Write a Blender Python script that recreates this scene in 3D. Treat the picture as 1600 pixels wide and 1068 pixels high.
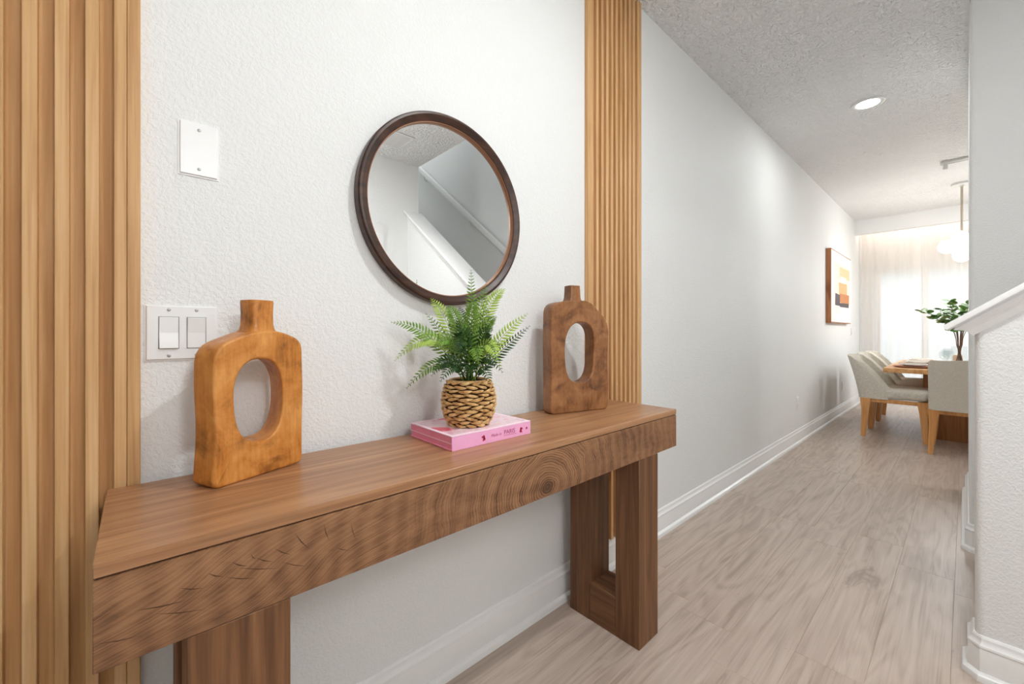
import bpy, bmesh, math, random
from mathutils import Vector, Matrix, Euler

# ------------------------------------------------------------------ scene, camera, light
for o in list(bpy.data.objects):
    bpy.data.objects.remove(o)
scene = bpy.context.scene
C = scene.collection
R = math.radians
PI = math.pi

EYE = 1.10          # camera height
WY = 1.125          # face of the long wall
CEIL = 2.762        # ceiling height
cam_d = bpy.data.cameras.new('camera')
cam = bpy.data.objects.new('camera', cam_d)
C.objects.link(cam)
cam.location = (0, 0, EYE)
cam.rotation_euler = (R(90), 0, R(47.71 - 90))
cam_d.sensor_width = 36
cam_d.lens = 645 / 1600 * 36
cam_d.shift_y = -16 / 1600
cam_d.clip_start = 0.02
scene.camera = cam

world = bpy.data.worlds.new('World')
scene.world = world
world.use_nodes = True
_bg = world.node_tree.nodes['Background']
_bg.inputs[0].default_value = (0.86, 0.93, 1.0, 1)
_bg.inputs[1].default_value = 1.4

scene.view_settings.view_transform = 'Standard'
scene.view_settings.look = 'None'
scene.view_settings.gamma = 1
scene.view_settings.use_curve_mapping = False
scene.view_settings.exposure = 1.17
scene.cycles.use_denoising = True
scene.cycles.adaptive_threshold = 0.03
scene.cycles.max_bounces = 8
scene.cycles.diffuse_bounces = 5
scene.cycles.glossy_bounces = 5
scene.cycles.transparent_max_bounces = 32
scene.cycles.sample_clamp_indirect = 6

P_DOWN = 10      # each recessed downlight, W
P_GLOBE = 11.5     # added fill globe in the entry, W
P_PEND = 2.6     # each globe of the dining pendant, W
P_STAIR = 7     # added fill lamp above the stairs, W
P_COVE = 2.2       # led strip, W


def lamp(name, kind, loc, power, col=(0.955, 0.985, 1.0), size=0.1, rot=(0, 0, 0), parent=None, spread=None, size_y=None):
    d = bpy.data.lights.new(name, kind)
    d.energy = power
    d.color = col
    if kind == 'AREA':
        d.shape = 'DISK' if size_y is None else 'RECTANGLE'
        d.size = size
        if size_y is not None:
            d.size_y = size_y
        if spread:
            d.spread = spread
    else:
        d.shadow_soft_size = size
    o = bpy.data.objects.new(name, d)
    C.objects.link(o)
    o.location = loc
    o.rotation_euler = rot
    if parent:
        o.parent = parent
    return o


# ------------------------------------------------------------------ colour + material helpers
def lin(c):
    c = c / 255
    return c / 12.92 if c <= 0.04045 else ((c + 0.055) / 1.055) ** 2.4


def rgb(r, g, b):
    return (lin(r), lin(g), lin(b), 1)


class NT:
    def __init__(self, name):
        self.m = bpy.data.materials.new(name)
        self.m.use_nodes = True
        self.t = self.m.node_tree
        self.b = self.t.nodes['Principled BSDF']

    def n(self, typ, **kw):
        nd = self.t.nodes.new(typ)
        for k, v in kw.items():
            setattr(nd, k, v)
        return nd

    def l(self, a, b):
        self.t.links.new(a, b)

    def val(self, sock, v):
        if isinstance(v, bpy.types.NodeSocket):
            self.l(v, sock)
        else:
            sock.default_value = v

    def math(self, op, a, b=0.0, c=None):
        nd = self.n('ShaderNodeMath', operation=op)
        self.val(nd.inputs[0], a)
        self.val(nd.inputs[1], b)
        if c is not None:
            self.val(nd.inputs[2], c)
        return nd.outputs[0]

    def noise(self, vec, scale=1.0, detail=3.0, rough=0.5, dist=0.0):
        nd = self.n('ShaderNodeTexNoise')
        self.l(vec, nd.inputs['Vector'])
        nd.inputs['Scale'].default_value = scale
        nd.inputs['Detail'].default_value = detail
        nd.inputs['Roughness'].default_value = rough
        nd.inputs['Distortion'].default_value = dist
        return nd.outputs['Fac']

    def scale(self, vec, s):
        nd = self.n('ShaderNodeVectorMath', operation='MULTIPLY')
        self.l(vec, nd.inputs[0])
        nd.inputs[1].default_value = s
        return nd.outputs[0]

    def ramp(self, fac, stops):
        nd = self.n('ShaderNodeValToRGB')
        cr = nd.color_ramp
        while len(cr.elements) < len(stops):
            cr.elements.new(0.5)
        for e, (p, c) in zip(cr.elements, stops):
            e.position = p
            e.color = c
        self.l(fac, nd.inputs[0])
        return nd.outputs[0]

    def mix(self, fac, a, b, blend='MIX'):
        nd = self.n('ShaderNodeMix', data_type='RGBA', blend_type=blend)
        self.val(nd.inputs[0], fac)
        self.val(nd.inputs[6], a)
        self.val(nd.inputs[7], b)
        return nd.outputs[2]

    def maprange(self, v, a, b, c=0.0, d=1.0):
        nd = self.n('ShaderNodeMapRange', interpolation_type='SMOOTHSTEP')
        self.val(nd.inputs[0], v)
        for i, x in enumerate((a, b, c, d)):
            nd.inputs[i + 1].default_value = x
        return nd.outputs[0]

    def bump(self, h, strength, dist):
        nd = self.n('ShaderNodeBump')
        nd.inputs['Strength'].default_value = strength
        nd.inputs['Distance'].default_value = dist
        self.l(h, nd.inputs['Height'])
        self.l(nd.outputs[0], self.b.inputs['Normal'])

    def obj(self):
        return self.n('ShaderNodeTexCoord').outputs['Object']


def plain(name, col, rough=0.5, spec=0.5, metal=0.0, vary=0.04):
    k = NT(name)
    co = k.obj()
    f = k.noise(co, 30, 3)
    dark = tuple(c * (1 - vary) for c in col[:3]) + (1,)
    lite = tuple(min(1, c * (1 + vary)) for c in col[:3]) + (1,)
    k.l(k.ramp(f, [(0.3, dark), (0.7, lite)]), k.b.inputs['Base Color'])
    k.b.inputs['Roughness'].default_value = rough
    k.b.inputs['Specular IOR Level'].default_value = spec
    k.b.inputs['Metallic'].default_value = metal
    return k.m


def plaster(name, col, sc, strength, dist, rough=0.6, blotch=False):
    k = NT(name)
    co = k.n('ShaderNodeNewGeometry').outputs['Position']
    h1 = k.noise(co, sc, 2.5, 0.55, 0.3)
    h = k.maprange(h1, 0.38, 0.62)
    if blotch:
        h2 = k.noise(co, sc * 0.45, 2, 0.5, 1.0)
        h = k.math('ADD', h, k.maprange(h2, 0.5, 0.56))
    k.bump(h, strength, dist)
    c2 = tuple(c * 0.97 for c in col[:3]) + (1,)
    k.l(k.ramp(k.noise(co, 1.3, 2), [(0.3, c2), (0.7, col)]), k.b.inputs['Base Color'])
    k.b.inputs['Roughness'].default_value = rough
    k.b.inputs['Specular IOR Level'].default_value = 0.3
    return k.m


def wood(name, dark, mid, light, axis=0, rough=0.45, sc=1.0, ring=7.0, rand=False,
         wr=0.35, wf=0.4, across=7.0, spec=0.4, knots=False, fine=210, bump=0.15, rv=0.12, lo=.22, hi=.74, al=5.0):
    """procedural timber; axis = grain direction in object space"""
    k = NT(name)
    co = k.obj()
    oi = k.n('ShaderNodeObjectInfo')
    if rand:
        mul = k.n('ShaderNodeVectorMath', operation='SCALE')
        mul.inputs[0].default_value = (37.0, 23.0, 61.0)
        k.l(oi.outputs['Random'], mul.inputs['Scale'])
        add = k.n('ShaderNodeVectorMath', operation='ADD')
        k.l(co, add.inputs[0])
        k.l(mul.outputs[0], add.inputs[1])
        co = add.outputs[0]

    def s3(al, ac):
        v = [ac * sc] * 3
        v[axis] = al * sc
        return tuple(v)
    big = k.noise(k.scale(co, s3(1.1, across)), 1.0, 2.5, 0.5, 0.5)
    rings = k.math('MULTIPLY_ADD', k.math('SINE', k.math('MULTIPLY', big, ring * 2 * PI)), 0.5, 0.5)
    fin = k.noise(k.scale(co, s3(al, fine)), 1.0, 5, 0.65, 0.2)
    med = k.noise(k.scale(co, s3(2.0, 38)), 1.0, 3, 0.55, 0.3)
    f = k.math('MULTIPLY', rings, wr)
    f = k.math('MULTIPLY_ADD', fin, wf, f)
    f = k.math('MULTIPLY_ADD', med, 1.0 - wr - wf + 0.2, f)
    f = k.math('SUBTRACT', f, 0.1)
    if rand:
        f = k.math('ADD', f, k.math('MULTIPLY', k.math('SUBTRACT', oi.outputs['Random'], 0.5), rv))
    col = k.ramp(f, [(lo, dark), (0.48, mid), (hi, light)])
    if knots:
        kn = k.noise(k.scale(co, s3(3.0, 11)), 1.0, 4, 0.65, 0.8)
        col = k.mix(k.maprange(kn, 0.60, 0.78, 0, .8), col, dark)
    k.l(col, k.b.inputs['Base Color'])
    k.b.inputs['Roughness'].default_value = rough
    k.b.inputs['Specular IOR Level'].default_value = spec
    if bump:
        k.bump(fin, bump, 0.0006)
    return k.m


M = {}
M['wall'] = plaster('wall_paint', rgb(238, 239, 238), 140, 0.5, 0.0014)
M['ceil'] = plaster('ceiling_paint', rgb(242, 242, 241), 46, 0.9, 0.007, blotch=True)
M['trim'] = plain('white_trim_paint', rgb(240, 240, 239), 0.3, 0.5, vary=0.01)
M['plate'] = plain('white_plastic', rgb(240, 240, 240), 0.3, 0.5, vary=0.01)
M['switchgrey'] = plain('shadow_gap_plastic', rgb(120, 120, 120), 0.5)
M['screw'] = plain('screw_metal', rgb(190, 190, 188), 0.35, 0.5, 0.6)
M['slat'] = wood('light_oak_slat', rgb(180, 132, 84), rgb(209, 164, 112), rgb(226, 186, 138), 2, 0.5, rand=True, wr=0.15, wf=0.45, across=40, ring=3, rv=.1)
M['slatback'] = wood('oak_groove_board', rgb(172, 122, 74), rgb(200, 153, 101), rgb(216, 174, 124), 2, 0.6, wr=0.15, across=40, ring=3)
M['floor'] = wood('greige_oak_plank', rgb(146, 128, 115), rgb(186, 169, 156), rgb(206, 191, 179), 0, 0.36, rand=True,
                  ring=8, wr=0.16, wf=0.5, across=8, knots=True, rv=0.09, fine=170, bump=0.06, lo=.14, hi=.84, al=1.5)
M['subfloor'] = plain('plank_joint_shadow', rgb(128, 112, 100), 0.8)
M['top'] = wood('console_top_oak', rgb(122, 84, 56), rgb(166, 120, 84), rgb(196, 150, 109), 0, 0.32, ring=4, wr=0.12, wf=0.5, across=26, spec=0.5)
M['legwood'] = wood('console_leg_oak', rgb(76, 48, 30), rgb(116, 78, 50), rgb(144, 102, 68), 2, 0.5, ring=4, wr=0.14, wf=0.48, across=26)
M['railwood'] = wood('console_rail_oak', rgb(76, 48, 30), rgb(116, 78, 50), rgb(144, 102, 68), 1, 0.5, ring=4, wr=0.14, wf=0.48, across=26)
M['dining'] = wood('dining_oak', rgb(190, 132, 78), rgb(219, 163, 106), rgb(232, 184, 132), 0, 0.4, ring=4, wr=0.2, across=9)
M['diningleg'] = wood('dining_leg_oak', rgb(188, 126, 70), rgb(214, 154, 94), rgb(228, 174, 116), 2, 0.4, ring=4, wr=0.2, across=9)
M['pedestal'] = wood('dining_pedestal_oak', rgb(120, 76, 42), rgb(156, 104, 62), rgb(176, 124, 80), 2, 0.5, ring=4, wr=0.25, across=9)
M['walnut'] = wood('dark_walnut', rgb(38, 22, 16), rgb(62, 38, 27), rgb(86, 55, 40), 0, 0.38, ring=5, wr=0.2, across=12)
M['copper'] = plain('copper_lip', rgb(150, 104, 74), 0.35, 0.5, 0.3)
M['artframe'] = wood('art_frame_wood', rgb(120, 70, 38), rgb(164, 104, 64), rgb(190, 132, 88), 2, 0.5, ring=4)
M['bush'] = plain('dark_moss', rgb(24, 34, 20), 0.9)


def apron_mat():
    k = NT('console_front_oak')
    co = k.obj()
    sep = k.n('ShaderNodeSeparateXYZ')
    k.l(co, sep.inputs[0])
    x, z = sep.outputs[0], sep.outputs[2]
    wob = k.noise(k.scale(co, (9, 9, 14)), 1.0, 3, 0.5, 0.4)
    wob2 = k.noise(k.scale(co, (2.5, 2.5, 4)), 1.0, 2, 0.5)
    kx, kz = 0.815, 0.683

    def dist(cx, cz, ax, az):
        dx = k.math('MULTIPLY', k.math('SUBTRACT', x, cx), ax)
        dz = k.math('MULTIPLY', k.math('SUBTRACT', z, cz), az)
        return k.math('SQRT', k.math('ADD', k.math('MULTIPLY', dx, dx), k.math('MULTIPLY', dz, dz)))
    d1 = dist(kx, kz, 1.0, 1.25)
    d = d1
    slope = k.math('MULTIPLY_ADD', x, -0.30, z)
    d = k.math('ADD', d, k.math('MULTIPLY', wob, 0.045))
    slope = k.math('ADD', slope, k.math('MULTIPLY', wob2, 0.14))
    def streak(field, fq, al):
        cb = k.n('ShaderNodeCombineXYZ')
        k.l(k.math('MULTIPLY', field, fq), cb.inputs[0])
        k.l(k.math('MULTIPLY', x, al), cb.inputs[1])
        k.l(k.math('MULTIPLY', z, al), cb.inputs[2])
        return k.noise(cb.outputs[0], 1.0, 3, 0.6, 0.0)
    ring_ = k.math('MULTIPLY_ADD', k.math('SINE', k.math('MULTIPLY', d, 760)), 0.5, 0.5)
    rw = k.maprange(d1, 0.10, 0.30, 0.30, 0.06)
    r1 = k.math('ADD', k.math('MULTIPLY', streak(d, 400, 9), k.math('SUBTRACT', 1.0, rw)), k.math('MULTIPLY', ring_, rw))
    r2 = streak(slope, 760, 5)
    r3 = k.math('MULTIPLY_ADD', k.math('SINE', k.math('MULTIPLY', d, 150)), 0.5, 0.5)
    w = k.maprange(k.math('ADD', x, k.math('MULTIPLY', wob2, 0.2)), 0.42, 0.68)
    mixv = k.n('ShaderNodeMix', data_type='FLOAT')
    k.l(w, mixv.inputs[0]); k.l(r2, mixv.inputs[2]); k.l(r1, mixv.inputs[3])
    fin = k.noise(k.scale(co, (30, 60, 90)), 1.0, 4, 0.65, 0.4)
    big = k.noise(k.scale(co, (3, 3, 12)), 1.0, 3, 0.5, 0.6)
    f = k.math('MULTIPLY', mixv.outputs[0], 0.5)
    f = k.math('MULTIPLY_ADD', fin, 0.18, f)
    f = k.math('MULTIPLY_ADD', big, 0.26, f)
    f = k.math('ADD', f, .02)
    f = k.math('MULTIPLY_ADD', r3, 0.07, f)
    knot = k.maprange(d1, 0.012, 0.05, 0.14, 0.0)
    f = k.math('SUBTRACT', f, knot)
    k.l(k.ramp(f, [(0.36, rgb(82, 54, 36)), (0.52, rgb(138, 98, 68)), (0.68, rgb(170, 126, 90))]), k.b.inputs['Base Color'])
    k.b.inputs['Roughness'].default_value = 0.5
    k.b.inputs['Specular IOR Level'].default_value = 0.35
    k.bump(fin, 0.15, 0.0006)
    return k.m


M['apron'] = apron_mat()
M['crack'] = plain('saw_mark_dark', rgb(84, 54, 34), 0.8)


def carved_mat(name, dark, mid, light, seed):
    k = NT(name)
    co = k.obj()
    ad = k.n('ShaderNodeVectorMath', operation='ADD')
    k.l(co, ad.inputs[0])
    ad.inputs[1].default_value = (seed, seed * 2, seed * 3)
    co = ad.outputs[0]
    a = k.noise(co, 9, 5, 0.6, 1.2)
    st = k.noise(k.scale(co, (120, 120, 14)), 1.0, 4, 0.6, 0.3)
    bl = k.noise(co, 26, 4, 0.65, 2.0)
    f = k.math('MULTIPLY', a, 0.62)
    f = k.math('MULTIPLY_ADD', st, 0.28, f)
    f = k.math('MULTIPLY_ADD', bl, 0.16, f)
    col = k.ramp(f, [(0.32, dark), (0.5, mid), (0.7, light)])
    col = k.mix(k.maprange(k.noise(co, 11, 5, 0.65, 0.5), 0.52, 0.74, 0, 0.75), col, dark)
    k.l(col, k.b.inputs['Base Color'])
    k.b.inputs['Roughness'].default_value = 0.36
    k.b.inputs['Specular IOR Level'].default_value = 0.45
    k.bump(a, 0.25, 0.003)
    return k.m


M['vase_a'] = carved_mat('amber_carved_wood', rgb(100, 54, 20), rgb(198, 126, 54), rgb(228, 164, 90), 1.3)
M['vase_b'] = carved_mat('brown_carved_wood', rgb(70, 42, 24), rgb(138, 90, 52), rgb(176, 124, 78), 4.1)

k = NT('mirror_silver')
k.b.inputs['Base Color'].default_value = (0.93, 0.94, 0.94, 1)
k.b.inputs['Metallic'].default_value = 1
k.b.inputs['Roughness'].default_value = 0.0
M['mirror'] = k.m


def emit(name, col, s):
    k = NT(name)
    k.b.inputs['Base Color'].default_value = (0.9, 0.9, 0.9, 1)
    k.b.inputs['Emission Color'].default_value = col
    k.b.inputs['Emission Strength'].default_value = s
    return k.m


M['lens'] = emit('lit_lens', (1, 0.98, 0.95, 1), 9)
M['globe'] = emit('lit_opal_glass', (1, 0.97, 0.93, 1), 4)
M['led'] = emit('lit_led_strip', (1, 0.9, 0.8, 1), 6)
M['brass'] = plain('brushed_nickel_warm', rgb(196, 184, 168), 0.3, 0.5, 0.8)
M['canopy'] = plain('white_enamel', rgb(225, 225, 223), 0.4)

k = NT('clear_glass')
t = k.t
out = t.nodes['Material Output']
tr = k.n('ShaderNodeBsdfTransparent'); tr.inputs[0].default_value = (0.96, 0.97, 0.97, 1)
gl = k.n('ShaderNodeBsdfGlossy'); gl.inputs['Roughness'].default_value = 0.02
fr = k.n('ShaderNodeLayerWeight'); fr.inputs[0].default_value = .5
frf = k.math('MULTIPLY_ADD', k.math('POWER', fr.outputs['Facing'], 4.0), .22, .02)
mx = k.n('ShaderNodeMixShader')
k.l(frf, mx.inputs[0]); k.l(tr.outputs[0], mx.inputs[1]); k.l(gl.outputs[0], mx.inputs[2])
k.l(mx.outputs[0], out.inputs[0])
M['glass'] = k.m

k = NT('sheer_voile')
t = k.t
out = t.nodes['Material Output']
tr = k.n('ShaderNodeBsdfTransparent'); tr.inputs[0].default_value = (1, 0.985, 0.97, 1)
di = k.n('ShaderNodeBsdfDiffuse'); di.inputs[0].default_value = rgb(242, 236, 231)
tl = k.n('ShaderNodeBsdfTranslucent'); tl.inputs[0].default_value = rgb(240, 235, 232)
m1 = k.n('ShaderNodeMixShader'); m1.inputs[0].default_value = 0.5
m2 = k.n('ShaderNodeMixShader'); m2.inputs[0].default_value = 0.62
k.l(di.outputs[0], m1.inputs[1]); k.l(tl.outputs[0], m1.inputs[2])
k.l(tr.outputs[0], m2.inputs[1]); k.l(m1.outputs[0], m2.inputs[2])
k.l(m2.outputs[0], out.inputs[0])
M['sheer'] = k.m


def linen_mat():
    k = NT('oatmeal_linen')
    co = k.obj()
    w1 = k.noise(k.scale(co, (700, 60, 60)), 1.0, 2)
    w2 = k.noise(k.scale(co, (60, 60, 700)), 1.0, 2)
    f = k.math('MULTIPLY', k.math('ADD', w1, w2), 0.5)
    k.l(k.ramp(f, [(0.35, rgb(196, 189, 176)), (0.65, rgb(222, 217, 206))]), k.b.inputs['Base Color'])
    k.b.inputs['Roughness'].default_value = 0.9
    k.b.inputs['Specular IOR Level'].default_value = 0.15
    k.bump(f, 0.3, 0.001)
    return k.m


M['linen'] = linen_mat()
M['leaf_a'] = plain('fern_dark_green', rgb(44, 78, 28), 0.5, 0.4, vary=0.25)
M['leaf_b'] = plain('fern_mid_green', rgb(104, 142, 48), 0.5, 0.4, vary=0.25)
M['leaf_c'] = plain('fern_light_green', rgb(166, 194, 84), 0.5, 0.4, vary=0.2)
M['euc'] = plain('eucalyptus_green', rgb(118, 156, 92), 0.5, 0.3, vary=0.25)
M['twig'] = plain('twig_brown', rgb(120, 92, 72), 0.7, vary=0.2)
M['paper'] = plain('pink_page_edges', rgb(236, 140, 168), 0.6, vary=0.05)
M['pinkspine'] = plain('pink_cloth_spine', rgb(244, 178, 218), 0.45, vary=0.02)
M['pinkedge'] = plain('pale_pink_board', rgb(250, 222, 236), 0.4, vary=0.02)
M['ink'] = plain('magenta_print_ink', rgb(176, 58, 118), 0.5, vary=0.05)
M['inkred'] = plain('red_print_ink', rgb(200, 52, 92), 0.5, vary=0.05)
M['ceramic'] = plain('white_ceramic', rgb(238, 236, 232), 0.2, vary=0.01)
M['charger'] = plain('terracotta_charger', rgb(186, 122, 92), 0.6, vary=0.12)
M['napkin'] = plain('napkin_cloth', rgb(224, 214, 200), 0.85)
M['taupe'] = plain('dark_cutlery', rgb(96, 84, 70), 0.4, 0.5, 0.5)
M['candle'] = plain('peach_candle_wax', rgb(242, 214, 190), 0.5)
M['outside_wall'] = plain('neighbour_stucco', rgb(214, 214, 214), 0.8)
M['outside_roof'] = plain('neighbour_shingle', rgb(132, 132, 136), 0.8)
M['lawn'] = plain('patio_ground', rgb(168, 172, 160), 0.9)
M['carpet'] = plain('stair_carpet', rgb(186, 180, 172), 0.95)


def cover_mat():
    k = NT('printed_floral_cover')
    co = k.obj()
    vo = k.n('ShaderNodeTexVoronoi', feature='F1')
    ad = k.n('ShaderNodeVectorMath', operation='ADD')
    k.l(co, ad.inputs[0])
    nz = k.n('ShaderNodeTexNoise'); nz.inputs['Scale'].default_value = 30
    k.l(co, nz.inputs['Vector'])
    sc_ = k.n('ShaderNodeVectorMath', operation='SCALE'); sc_.inputs['Scale'].default_value = 0.03
    k.l(nz.outputs['Color'], sc_.inputs[0]); k.l(sc_.outputs[0], ad.inputs[1])
    vo.inputs['Scale'].default_value = 15
    k.l(ad.outputs[0], vo.inputs['Vector'])
    d = vo.outputs['Distance']
    base = k.ramp(k.noise(co, 26, 3, 0.5, 1.2), [(0.38, rgb(246, 190, 208)), (0.5, rgb(250, 226, 234)), (0.62, rgb(240, 206, 222))])
    red = k.ramp(d, [(0.0, rgb(214, 60, 84)), (0.3, rgb(226, 96, 116)), (0.5, rgb(244, 170, 188))])
    sepc = k.n('ShaderNodeSeparateColor'); k.l(vo.outputs['Color'], sepc.inputs[0])
    pick = k.math('GREATER_THAN', sepc.outputs[0], 0.3)
    fac = k.math('MULTIPLY', k.maprange(d, 0.52, 0.42), pick)
    k.l(k.mix(fac, base, red), k.b.inputs['Base Color'])
    k.b.inputs['Roughness'].default_value = 0.25
    return k.m


M['cover'] = cover_mat()


def weave_mat():
    k = NT('water_hyacinth_strand')
    co = k.obj()
    f = k.noise(co, 60, 4, 0.6, 0.5)
    k.l(k.ramp(f, [(0.3, rgb(164, 112, 62)), (0.5, rgb(212, 166, 104)), (0.7, rgb(236, 204, 148))]), k.b.inputs['Base Color'])
    k.b.inputs['Roughness'].default_value = 0.55
    return k.m


M['weave'] = weave_mat()
M['liner'] = plain('basket_inner_shadow', rgb(74, 46, 22), 0.9)


# ------------------------------------------------------------------ object helpers
def link(name, mesh, mat=None, parent=None, loc=None, rot=None):
    o = bpy.data.objects.new(name, mesh)
    C.objects.link(o)
    if mat is not None:
        m_ = M[mat] if isinstance(mat, str) else mat
        if not mesh.materials:
            mesh.materials.append(m_)
    if parent is not None:
        o.parent = parent
    if loc is not None:
        o.location = loc
    if rot is not None:
        o.rotation_euler = rot
    return o


def tag(o, label, cat, group=None, kind=None):
    o['label'] = label
    o['category'] = cat
    if group:
        o['group'] = group
    if kind:
        o['kind'] = kind
    return o


def thing(name, label, cat, loc=(0, 0, 0), rz=0.0, group=None, kind=None):
    o = bpy.data.objects.new(name, None)
    C.objects.link(o)
    o.location = loc
    o.rotation_euler = (0, 0, rz)
    o.empty_display_size = 0.05
    return tag(o, label, cat, group, kind)


def to_mesh(name, bm, smooth=False, angle=None):
    bmesh.ops.recalc_face_normals(bm, faces=bm.faces)
    me = bpy.data.meshes.new(name)
    bm.to_mesh(me)
    bm.free()
    if smooth:
        for p in me.polygons:
            p.use_smooth = True
        if angle is not None:
            me.set_sharp_from_angle(angle=R(angle))
    return me


def bm_box(bm, x0, x1, y0, y1, z0, z1):
    vs = [bm.verts.new((x, y, z)) for z in (z0, z1) for y in (y0, y1) for x in (x0, x1)]
    for f in ((0, 1, 3, 2), (4, 6, 7, 5), (0, 4, 5, 1), (2, 3, 7, 6), (0, 2, 6, 4), (1, 5, 7, 3)):
        bm.faces.new([vs[i] for i in f])
    return vs


def box_mesh(name, x0, x1, y0, y1, z0, z1, bev=0.0, seg=2):
    bm = bmesh.new()
    bm_box(bm, x0, x1, y0, y1, z0, z1)
    if bev:
        bmesh.ops.bevel(bm, geom=list(bm.edges), offset=bev, segments=seg, affect='EDGES', profile=0.6)
    return to_mesh(name, bm, bool(bev), 40)


def box(name, dims, mat, parent=None, bev=0.0, seg=2, **kw):
    return link(name, box_mesh(name, *dims, bev=bev, seg=seg), mat, parent, **kw)


def lathe_mesh(name, prof, n=32, close=False):
    bm = bmesh.new()
    rings = []
    for r, z in prof:
        if r < 1e-6:
            rings.append([bm.verts.new((0, 0, z))])
        else:
            rings.append([bm.verts.new((r * math.cos(2 * PI * i / n), r * math.sin(2 * PI * i / n), z)) for i in range(n)])
    pairs = list(zip(rings, rings[1:]))
    if close:
        pairs.append((rings[-1], rings[0]))
    for a, b in pairs:
        for i in range(n):
            j = (i + 1) % n
            if len(a) == 1 and len(b) == 1:
                continue
            if len(a) == 1:
                bm.faces.new((a[0], b[i], b[j]))
            elif len(b) == 1:
                bm.faces.new((a[i], a[j], b[0]))
            else:
                bm.faces.new((a[i], a[j], b[j], b[i]))
    return to_mesh(name, bm, True, 35)


def bm_tube(bm, pts, rad, n=8, cap=True):
    pts = [Vector(p) for p in pts]
    rads = rad if isinstance(rad, (list, tuple)) else [rad] * len(pts)
    rings = []
    up = None
    for i, p in enumerate(pts):
        d = (pts[min(i + 1, len(pts) - 1)] - pts[max(i - 1, 0)]).normalized()
        if up is None:
            up = Vector((0, 0, 1)) if abs(d.z) < 0.9 else Vector((1, 0, 0))
        s = d.cross(up).normalized()
        up = s.cross(d).normalized()
        rings.append([bm.verts.new(p + (s * math.cos(2 * PI * k / n) + up * math.sin(2 * PI * k / n)) * rads[i]) for k in range(n)])
    for a, b in zip(rings, rings[1:]):
        for k in range(n):
            bm.faces.new((a[k], a[(k + 1) % n], b[(k + 1) % n], b[k]))
    if cap:
        bm.faces.new(rings[0][::-1])
        bm.faces.new(rings[-1])


def tube_mesh(name, pts, rad, n=8):
    bm = bmesh.new()
    bm_tube(bm, pts, rad, n)
    return to_mesh(name, bm, True, 50)


def bm_prism(bm, poly, axis, a0, a1):
    """extrude a 2D polygon along axis (0: poly=(y,z), 1: poly=(x,z), 2: poly=(x,y))"""
    def v(p, a):
        return {0: (a, p[0], p[1]), 1: (p[0], a, p[1]), 2: (p[0], p[1], a)}[axis]
    A = [bm.verts.new(v(p, a0)) for p in poly]
    B = [bm.verts.new(v(p, a1)) for p in poly]
    bm.faces.new(A)
    bm.faces.new(B[::-1])
    n = len(poly)
    for i in range(n):
        bm.faces.new((A[i], B[i], B[(i + 1) % n], A[(i + 1) % n]))


def sweep_profile(name, path, prof, side):
    """baseboard: profile (offset from wall, z) swept along a 2D path, offset to the given side (+1 left of travel)"""
    bm = bmesh.new()
    path = [Vector(p) for p in path]
    rows = []
    for i, p in enumerate(path):
        if i == 0:
            d = (path[1] - p).normalized(); nrm = Vector((-d.y, d.x)) * side; k_ = 1
        elif i == len(path) - 1:
            d = (p - path[i - 1]).normalized(); nrm = Vector((-d.y, d.x)) * side; k_ = 1
        else:
            d1 = (p - path[i - 1]).normalized(); d2 = (path[i + 1] - p).normalized()
            n1 = Vector((-d1.y, d1.x)) * side; n2 = Vector((-d2.y, d2.x)) * side
            nrm = (n1 + n2).normalized(); k_ = 1 / max(0.3, nrm.dot(n1))
        rows.append([bm.verts.new((p.x + nrm.x * o * k_, p.y + nrm.y * o * k_, z)) for o, z in prof])
    m = len(prof)
    for a, b in zip(rows, rows[1:]):
        for j in range(m):
            bm.faces.new((a[j], a[(j + 1) % m], b[(j + 1) % m], b[j]))
    bm.faces.new(rows[0]); bm.faces.new(rows[-1][::-1])
    return to_mesh(name, bm, True, 25)


# ------------------------------------------------------------------ the room shell
def structure(name, boxes, mat, label, cat, bev=0.0):
    bm = bmesh.new()
    for b in boxes:
        bm_box(bm, *b)
    o = link(name, to_mesh(name, bm), mat)
    return tag(o, label, cat, kind='structure')


KX0, KX1 = 1.99, 2.11       # knee wall
SX = 3.10                   # far stair wall face
HY = -0.012                  # hall right line
FY = -1.50                  # entry right wall face
DX = 4.25                   # dining near wall face
WX = 8.46                   # window wall face
X0 = -2.30                  # entry end wall face
DY = -3.20                  # dining right wall face
UP = 5.3

structure('wall_left', [(X0 - .12, WX + .12, WY, WY + .12, 0, CEIL)], 'wall', 'long white textured wall behind the console table', 'wall')
structure('ceiling', [(X0 - .12, KX1, FY, WY, CEIL, CEIL + .25), (KX1, WX + .12, HY, WY, CEIL, CEIL + .25),
                      (SX + .12, WX + .12, DY - .12, HY, CEIL, CEIL + .25)], 'ceil', 'white knockdown textured ceiling', 'ceiling')
structure('wall_entry', [(X0 - .12, X0, FY, WY, 0, CEIL)], 'wall', 'white end wall behind the camera', 'wall')
DO0, DO1 = 0.86, 1.66
structure('wall_front', [(X0 - .12, DO0, FY - .12, FY, 0, CEIL), (DO1, KX0, FY - .12, FY, 0, CEIL),
                         (DO0, DO1, FY - .12, FY, 2.05, CEIL), (KX0, KX1, FY - .12, FY, 2.2, CEIL)], 'wall', 'white entry wall with a door, seen in the mirror', 'wall')
structure('wall_stairwell', [(KX0, KX1, -4.0, FY - .12, 0, UP), (KX0, KX1, FY - .12, FY, CEIL, UP),
                             (KX0 , KX1, FY, HY, CEIL + .25, UP), (KX0, SX, HY, HY + .12, CEIL + .25, UP),
                             (KX0, SX + .12, -4.12, -4.0, 0, UP), (KX0, SX + .12, -4.12, HY + .12, UP, UP + .1)],
          'wall', 'upper white walls around the open stairwell', 'wall')
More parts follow.
